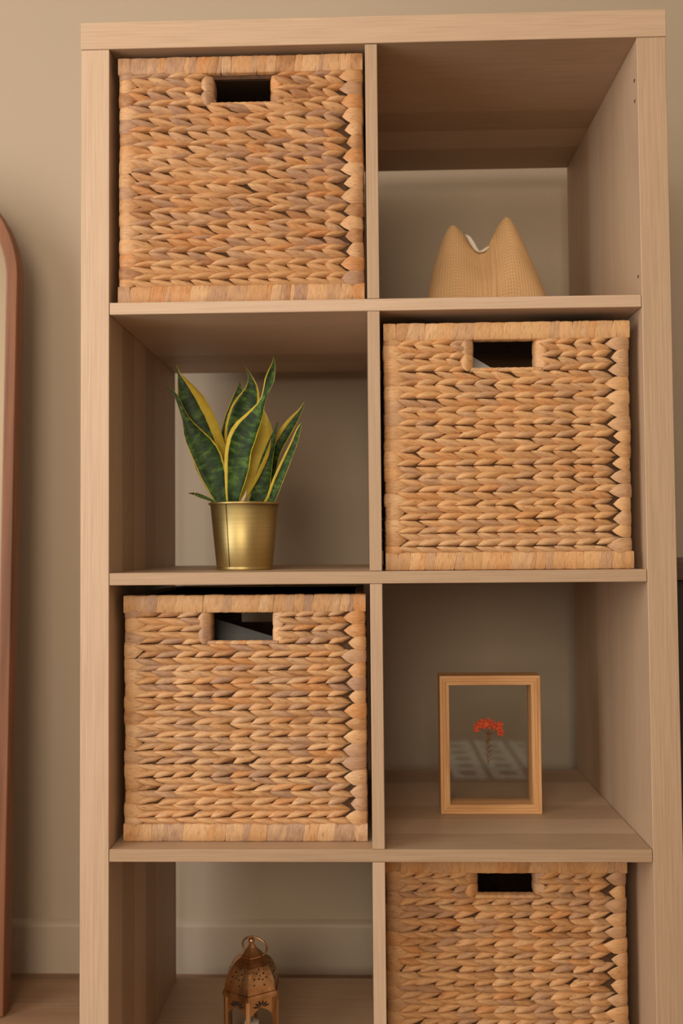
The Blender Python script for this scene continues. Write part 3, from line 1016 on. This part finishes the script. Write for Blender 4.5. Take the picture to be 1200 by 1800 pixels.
bm_tube(bm, [fpt(534, 955), (fpt(530, 900)), fpt(532, 800), fpt(535, 720), fpt(535, 660)], [0.0004, 0.0009, 0.0012, 0.0016, 0.0015], 6)
stem = from_bm('flower_stem', bm, M['stem'], frame, True)
for q in ([(535, 670), (510, 640), (460, 600)], [(535, 670), (520, 620), (500, 590)], [(535, 665), (540, 620), (545, 590)], [(540, 665), (580, 640), (610, 632)], [(540, 670), (560, 620), (575, 590)], [(580, 640), (630, 630), (650, 620)]):
    bm = bmesh.new()
    bm_tube(bm, [fpt(*p_) for p_ in q], [0.0008, 0.0006, 0.0005], 5)
    from_bm('branch', bm, M['stem'], stem, True)
for q in ([(530, 760), (512, 730), (505, 700)], [(532, 800), (555, 775), (575, 765)], [(530, 850), (555, 815), (580, 808)], [(530, 870), (505, 850), (492, 835)], [(532, 885), (555, 860), (580, 862)], [(532, 925), (555, 895), (578, 888)], [(533, 740), (548, 710), (552, 690)], [(530, 815), (512, 800), (505, 780)]):
    bm = bmesh.new()
    bm_tube(bm, [fpt(*p_) for p_ in q], [0.0005, 0.0009, 0.0002], 5)
    from_bm('stem_leaf', bm, M['stem'], stem, True)
rf = random.Random(5)
bm = bmesh.new()
blobs = [(430, 590, 36, 40), (470, 545, 42, 38), (520, 545, 40, 42), (560, 565, 45, 42), (610, 575, 48, 42), (650, 590, 34, 55), (655, 645, 26, 36), (500, 570, 50, 34), (412, 610, 18, 26)]
for cx0, cy0, rx, ry in blobs:
    for _ in range(46):
        a = rf.uniform(0, 2 * PI); rr = math.sqrt(rf.random())
        p_ = fpt(cx0 + rx * rr * math.cos(a), cy0 + ry * rr * math.sin(a), rf.uniform(-0.0026, 0.0024))
        r = bmesh.ops.create_icosphere(bm, subdivisions=1, radius=rf.uniform(0.0011, 0.0019))
        mt = Matrix.Translation(p_) @ Matrix.Rotation(rf.uniform(0, 3), 4, 'X') @ Matrix.Diagonal((rf.uniform(0.7, 1.3), rf.uniform(0.7, 1.2), rf.uniform(0.7, 1.2), 1))
        bmesh.ops.transform(bm, matrix=mt, verts=r['verts'])
o = from_bm('flower_head', bm, M['petal'], frame)
o['kind'] = 'stuff'
o['label'] = 'red orange cluster of tiny florets'

# ------------------------------------------------------------------ bronze lantern
n = NT('aged_bronze')
z = n.noise(n.mapped('Object', (1, 1, 0.4)), 60.0, 4, 0.6, 0.5)
n.col(n.ramp(z, [(0.30, (0.26, 0.145, 0.07, 1)), (0.48, (0.58, 0.34, 0.165, 1)), (0.7, (0.74, 0.47, 0.25, 1))]))
n.set(Metallic=1.0, Roughness=0.33)
n.bump(z, 0.15, 0.0006)
M['bronze'] = n.m
M['hole_shade_wick'] = mat_plain('hole_shade_and_wick', (0.012, 0.008, 0.006, 1), 0.9)  # near black for plates painting shade where holes would be; also the wick
LYC = 0.20
LXC = at(442, 1700, LYC).x
LZ0 = ZB + 0.0003
lan = props(empty('lantern', (LXC, LYC, LZ0)), 'small aged bronze hexagonal lantern with ring handle on the bottom board', 'lantern')
HZ = at(443, 1753, LYC - 0.044).z - LZ0          # top of the band at the front corner
PH = -PI / 2
RB_ = 0.0432
def hexp(R, k, z):
    a = PH + k * PI / 3
    return Vector((R * math.cos(a), R * math.sin(a), z))
bm = bmesh.new()
dome = [(0.0, 1.0), (0.10, 0.985), (0.22, 0.965), (0.36, 0.925), (0.5, 0.865), (0.64, 0.785), (0.76, 0.69), (0.86, 0.57), (0.94, 0.44), (1.0, 0.345)]
DH = 0.0415
bm_lathe(bm, [(RB_ * f, HZ + DH * t) for t, f in dome], 6, True, PH)
roof = from_bm('roof', bm, M['bronze'], lan)
def dome_r(t):
    for (a, fa), (b, fb) in zip(dome, dome[1:]):
        if t <= b:
            return RB_ * (fa + (fb - fa) * (t - a) / (b - a))
    return RB_ * dome[-1][1]
# dark drop plates on each roof face, painting the shade of pierced holes
for face in range(6):
    bm = bmesh.new()
    for u_, t_, su, st_ in ((0.50, 0.72, .05, .035), (0.36, 0.62, .07, .03), (0.66, 0.59, .07, .03), (0.26, 0.47, .045, .032), (0.44, 0.46, .06, .03), (0.58, 0.42, .05, .03), (0.74, 0.46, .045, .03), (0.24, 0.30, .05, .03), (0.62, 0.25, .05, .03), (0.50, 0.54, .035, .025)):
        q = []
        for du, dt in ((-su, -st_ * 0.2), (0, -st_), (su * 0.8, st_ * 0.1), (0, st_)):
            t = t_ + dt
            R = dome_r(t)
            q.append(hexp(R, face, HZ + DH * t).lerp(hexp(R, face + 1, HZ + DH * t), u_ + du))
        out = (hexp(1, face, 0) + hexp(1, face + 1, 0)).normalized()
        A = [bm.verts.new(p_ + out * 0.00035 + Vector((0, 0, 0.0001))) for p_ in q]
        B = [bm.verts.new(p_ - out * 0.0006) for p_ in q]
        bm.faces.new(A); bm.faces.new(B[::-1])
        for i in range(4):
            bm.faces.new((A[i], A[(i + 1) % 4], B[(i + 1) % 4], B[i]))
    from_bm('hole_shade_plates', bm, M['hole_shade_wick'], roof)
bm = bmesh.new()
sz0 = HZ + DH - 0.001
bm_lathe(bm, [(0.0168, sz0), (0.0168, sz0 + 0.0016), (0.0150, sz0 + 0.0026), (0.0108, sz0 + 0.0068), (0.0068, sz0 + 0.0115), (0.0030, sz0 + 0.0175)], 6, True, PH)
from_bm('spire', bm, M['bronze'], lan)
bm = bmesh.new()
bmesh.ops.create_uvsphere(bm, u_segments=16, v_segments=10, radius=0.0046)
bmesh.ops.translate(bm, verts=bm.verts[:], vec=(0, 0, sz0 + 0.0205))
from_bm('finial', bm, M['bronze'], lan, True)
bm = bmesh.new()
cc_ = Vector((0.004, 0.007, sz0 + 0.0090))
bm_tube(bm, [cc_ + Vector((0.0178 * math.cos(t), 0.009 * math.sin(t), 0.0095 * math.sin(t) - 0.0045 * math.cos(t))) for t in [2 * PI * k / 40 for k in range(40)]], 0.0014, 8, True)
from_bm('ring_handle', bm, M['bronze'], lan, True)
bm = bmesh.new()
bm_lathe(bm, [(0.042, HZ - 0.0095), (0.0452, HZ - 0.0085), (0.0458, HZ - 0.004), (0.0452, HZ - 0.0005), (0.0425, HZ + 0.0002)], 6, True, PH)
from_bm('band', bm, M['bronze'], lan)
bm = bmesh.new()
bm_lathe(bm, [(0.040, 0.004), (0.046, 0.004), (0.046, 0.009), (0.043, 0.012), (0.040, 0.0125)], 6, True, PH)
from_bm('base', bm, M['bronze'], lan)
for k in range(6):
    bm = bmesh.new()
    p_ = hexp(0.0405, k, 0)
    bmesh.ops.create_cube(bm, size=1.0)
    bmesh.ops.transform(bm, matrix=Matrix.Translation((p_.x, p_.y, (0.012 + HZ - 0.009) / 2)) @ Matrix.Rotation(PH + k * PI / 3, 4, 'Z') @ Matrix.Diagonal((0.004, 0.0055, HZ - 0.021, 1)), verts=bm.verts[:])
    from_bm('post', bm, M['bronze'], lan)
    bm = bmesh.new()
    bmesh.ops.create_uvsphere(bm, u_segments=10, v_segments=6, radius=0.0042)
    bmesh.ops.translate(bm, verts=bm.verts[:], vec=(p_.x, p_.y, 0.0042))
    from_bm('foot', bm, M['bronze'], lan, True)
    # solid spandrel over each opening; dark plates paint the shade of its fret
    A0, A1 = hexp(0.0395, k, 0), hexp(0.0395, k + 1, 0)
    out = (A0 + A1).normalized()
    zt_ = HZ - 0.009
    outline = [(0.06, zt_), (0.94, zt_), (0.94, zt_ - 0.025), (0.80, zt_ - 0.019), (0.62, zt_ - 0.0145), (0.5, zt_ - 0.0125), (0.38, zt_ - 0.0145), (0.20, zt_ - 0.019), (0.06, zt_ - 0.025)]
    bm = bmesh.new()
    F = [bm.verts.new(A0.lerp(A1, u_) + Vector((0, 0, z_)) + out * 0.0006) for u_, z_ in outline]
    Bk = [bm.verts.new(A0.lerp(A1, u_) + Vector((0, 0, z_)) - out * 0.0006) for u_, z_ in outline]
    bm.faces.new(F); bm.faces.new(Bk[::-1])
    for i in range(len(F)):
        j = (i + 1) % len(F)
        bm.faces.new((F[i], F[j], Bk[j], Bk[i]))
    sp_ = from_bm('spandrel', bm, M['bronze'], lan)
    bm = bmesh.new()
    for ang in (-72, -42, -14, 14, 42, 72):
        ca, sa = math.sin(math.radians(ang)), math.cos(math.radians(ang))
        q = []
        for rr, ww_ in ((0.0040, 0.0005), (0.0090, 0.0018), (0.0135, 0.0004)):
            q.append((rr, ww_))
        poly = [(r_ * ca + w_ * sa, r_ * sa * 0.75 - w_ * ca * 0.75) for r_, w_ in q] + [(r_ * ca - w_ * sa, r_ * sa * 0.75 + w_ * ca * 0.75) for r_, w_ in reversed(q)]
        ed = (A1 - A0).length
        V = [bm.verts.new(A0.lerp(A1, 0.5 + dx / ed) + Vector((0, 0, zt_ - 0.0125 + dz)) + out * 0.0009) for dx, dz in poly]
        V2 = [bm.verts.new(v.co - out * 0.0012) for v in V]
        bm.faces.new(V); bm.faces.new(V2[::-1])
        for i in range(6):
            bm.faces.new((V[i], V[(i + 1) % 6], V2[(i + 1) % 6], V2[i]))
    from_bm('fret_shade_plates', bm, M['hole_shade_wick'], sp_)
    bm = bmesh.new()
    g0, g1 = hexp(0.0375, k, 0), hexp(0.0375, k + 1, 0)
    V = [bm.verts.new(g + Vector((0, 0, z_)) - out * d_) for d_ in (0.0, 0.001) for g, z_ in ((g0, 0.0128), (g1, 0.0128), (g1, zt_), (g0, zt_))]
    for f in ((0, 1, 2, 3), (7, 6, 5, 4), (0, 4, 5, 1), (1, 5, 6, 2), (2, 6, 7, 3), (3, 7, 4, 0)):
        bm.faces.new([V[i] for i in f])
    from_bm('glass_pane', bm, M['glass'], lan)
bm = bmesh.new()
bm_lathe(bm, [(0.010, 0.0), (0.0105, 0.001), (0.0105, 0.021), (0.0095, 0.0225), (0.003, 0.0215)], 32, True)
cn = props(empty('candle', (LXC, LYC, LZ0 + 0.0128)), 'white pillar candle inside the bronze lantern', 'candle')
from_bm('wax', bm, M['candle'], cn, True)
bm = bmesh.new()
bm_tube(bm, [(0, 0, 0.021), (0, 0, 0.026), (0.001, 0, 0.028)], 0.0007, 6)
from_bm('wick', bm, M['hole_shade_wick'], cn, True)

# ------------------------------------------------------------------ leaning arched mirror
MX1, MW, MH, MR = -0.616, 0.46, 1.45, 0.205
mir_root = props(empty('floor_mirror', (MX1 - MW / 2, 0.352, 0.0012)), 'tall mirror with rounded reddish walnut frame standing by the wall', 'mirror')
mir_root.rotation_euler = (-math.atan2(0.055, MH), 0, 0)
def arch_loop(off):
    w, r = MW / 2 - off, MR - off
    zt_ = MH - off
    P = [(-w, off), (w, off)]
    for k in range(17):
        a = k / 16 * PI / 2
        P.append((w - r + r * math.cos(a), zt_ - r + r * math.sin(a)))
    for k in range(17):
        a = PI / 2 + k / 16 * PI / 2
        P.append((-w + r + r * math.cos(a), zt_ - r + r * math.sin(a)))
    return P
bm = bmesh.new()
prof = [(0.0, 0.022), (0.0, -0.003), (0.0015, -0.006), (0.017, -0.006), (0.0195, -0.003), (0.024, 0.004), (0.024, 0.022)]
rings = [[bm.verts.new((x, y, z_)) for x, z_ in arch_loop(o_)] for o_, y in prof]
k = len(rings[0])
for i in range(len(prof)):
    A, B = rings[i], rings[(i + 1) % len(prof)]
    for j in range(k):
        bm.faces.new((A[j], A[(j + 1) % k], B[(j + 1) % k], B[j]))
from_bm('mirror_frame', bm, M['walnut'], mir_root)
n = NT('mirror_silver')
n.col((0.86, 0.86, 0.84, 1))
n.set(Metallic=1.0, Roughness=0.03)
def slab(name, off, ya, yb, mat):
    bm = bmesh.new()
    P = arch_loop(off)
    A = [bm.verts.new((x, ya, z_)) for x, z_ in P]
    B = [bm.verts.new((x, yb, z_)) for x, z_ in P]
    bm.faces.new(A); bm.faces.new(B[::-1])
    for i in range(len(P)):
        j = (i + 1) % len(P)
        bm.faces.new((A[i], A[j], B[j], B[i]))
    from_bm(name, bm, mat, mir_root)
slab('mirror_glass', 0.0235, 0.006, 0.010, n.m)
slab('back_board', 0.0235, 0.012, 0.018, M['darkwood'])
bm = bmesh.new()
for sx_ in (-1, 1):
    bm_tube(bm, [(sx_ * 0.10, 0.024, 1.05), (sx_ * 0.14, 0.142, 0.012)], 0.009, 8)
bm_tube(bm, [(-0.12, 0.083, 0.52), (0.12, 0.083, 0.52)], 0.006, 8)
from_bm('rear_stand', bm, M['walnut'], mir_root, True)

# ------------------------------------------------------------------ dark sideboard beyond the right post
sb = props(empty('sideboard', (0.82, 0.29, 0.0)), 'dark brown sideboard with black doors, just showing past the right post', 'sideboard')
def sbox(name, a, b, mat, parent=None, bev=0.001):
    o = box(name, a, b, mat, parent or sb, bev)
    if parent is None:
        o.location = -sb.location
    return o
sbox('top_board', (0.405, 0.085, 0.722), (1.235, 0.495, 0.746), M['darkwood'])
sbox('side_board', (0.415, 0.105, 0.10), (0.435, 0.490, 0.7215), M['black'])
sbox('side_board', (1.205, 0.105, 0.10), (1.225, 0.490, 0.7215), M['black'])
sbox('base_board', (0.4355, 0.105, 0.10), (1.2045, 0.490, 0.12), M['black'])
sbox('back_board', (0.4355, 0.480, 0.1205), (1.2045, 0.490, 0.7215), M['black'])
for xa in (0.436, 0.8205):
    d = sbox('door', (xa, 0.100, 0.1225), (xa + 0.3835, 0.118, 0.720), M['black'])
    kx = xa + (0.35 if xa < 0.5 else 0.033)
    bm = bmesh.new()
    bm_box(bm, (kx - 0.006, 0.088, 0.50), (kx + 0.006, 0.0998, 0.62), 0.001)
    from_bm('handle', bm, M['gold'], d)
for xa in (0.43, 1.17):
    for ya in (0.12, 0.44):
        sbox('leg', (xa, ya, 0.0), (xa + 0.035, ya + 0.035, 0.0995), M['darkwood'])
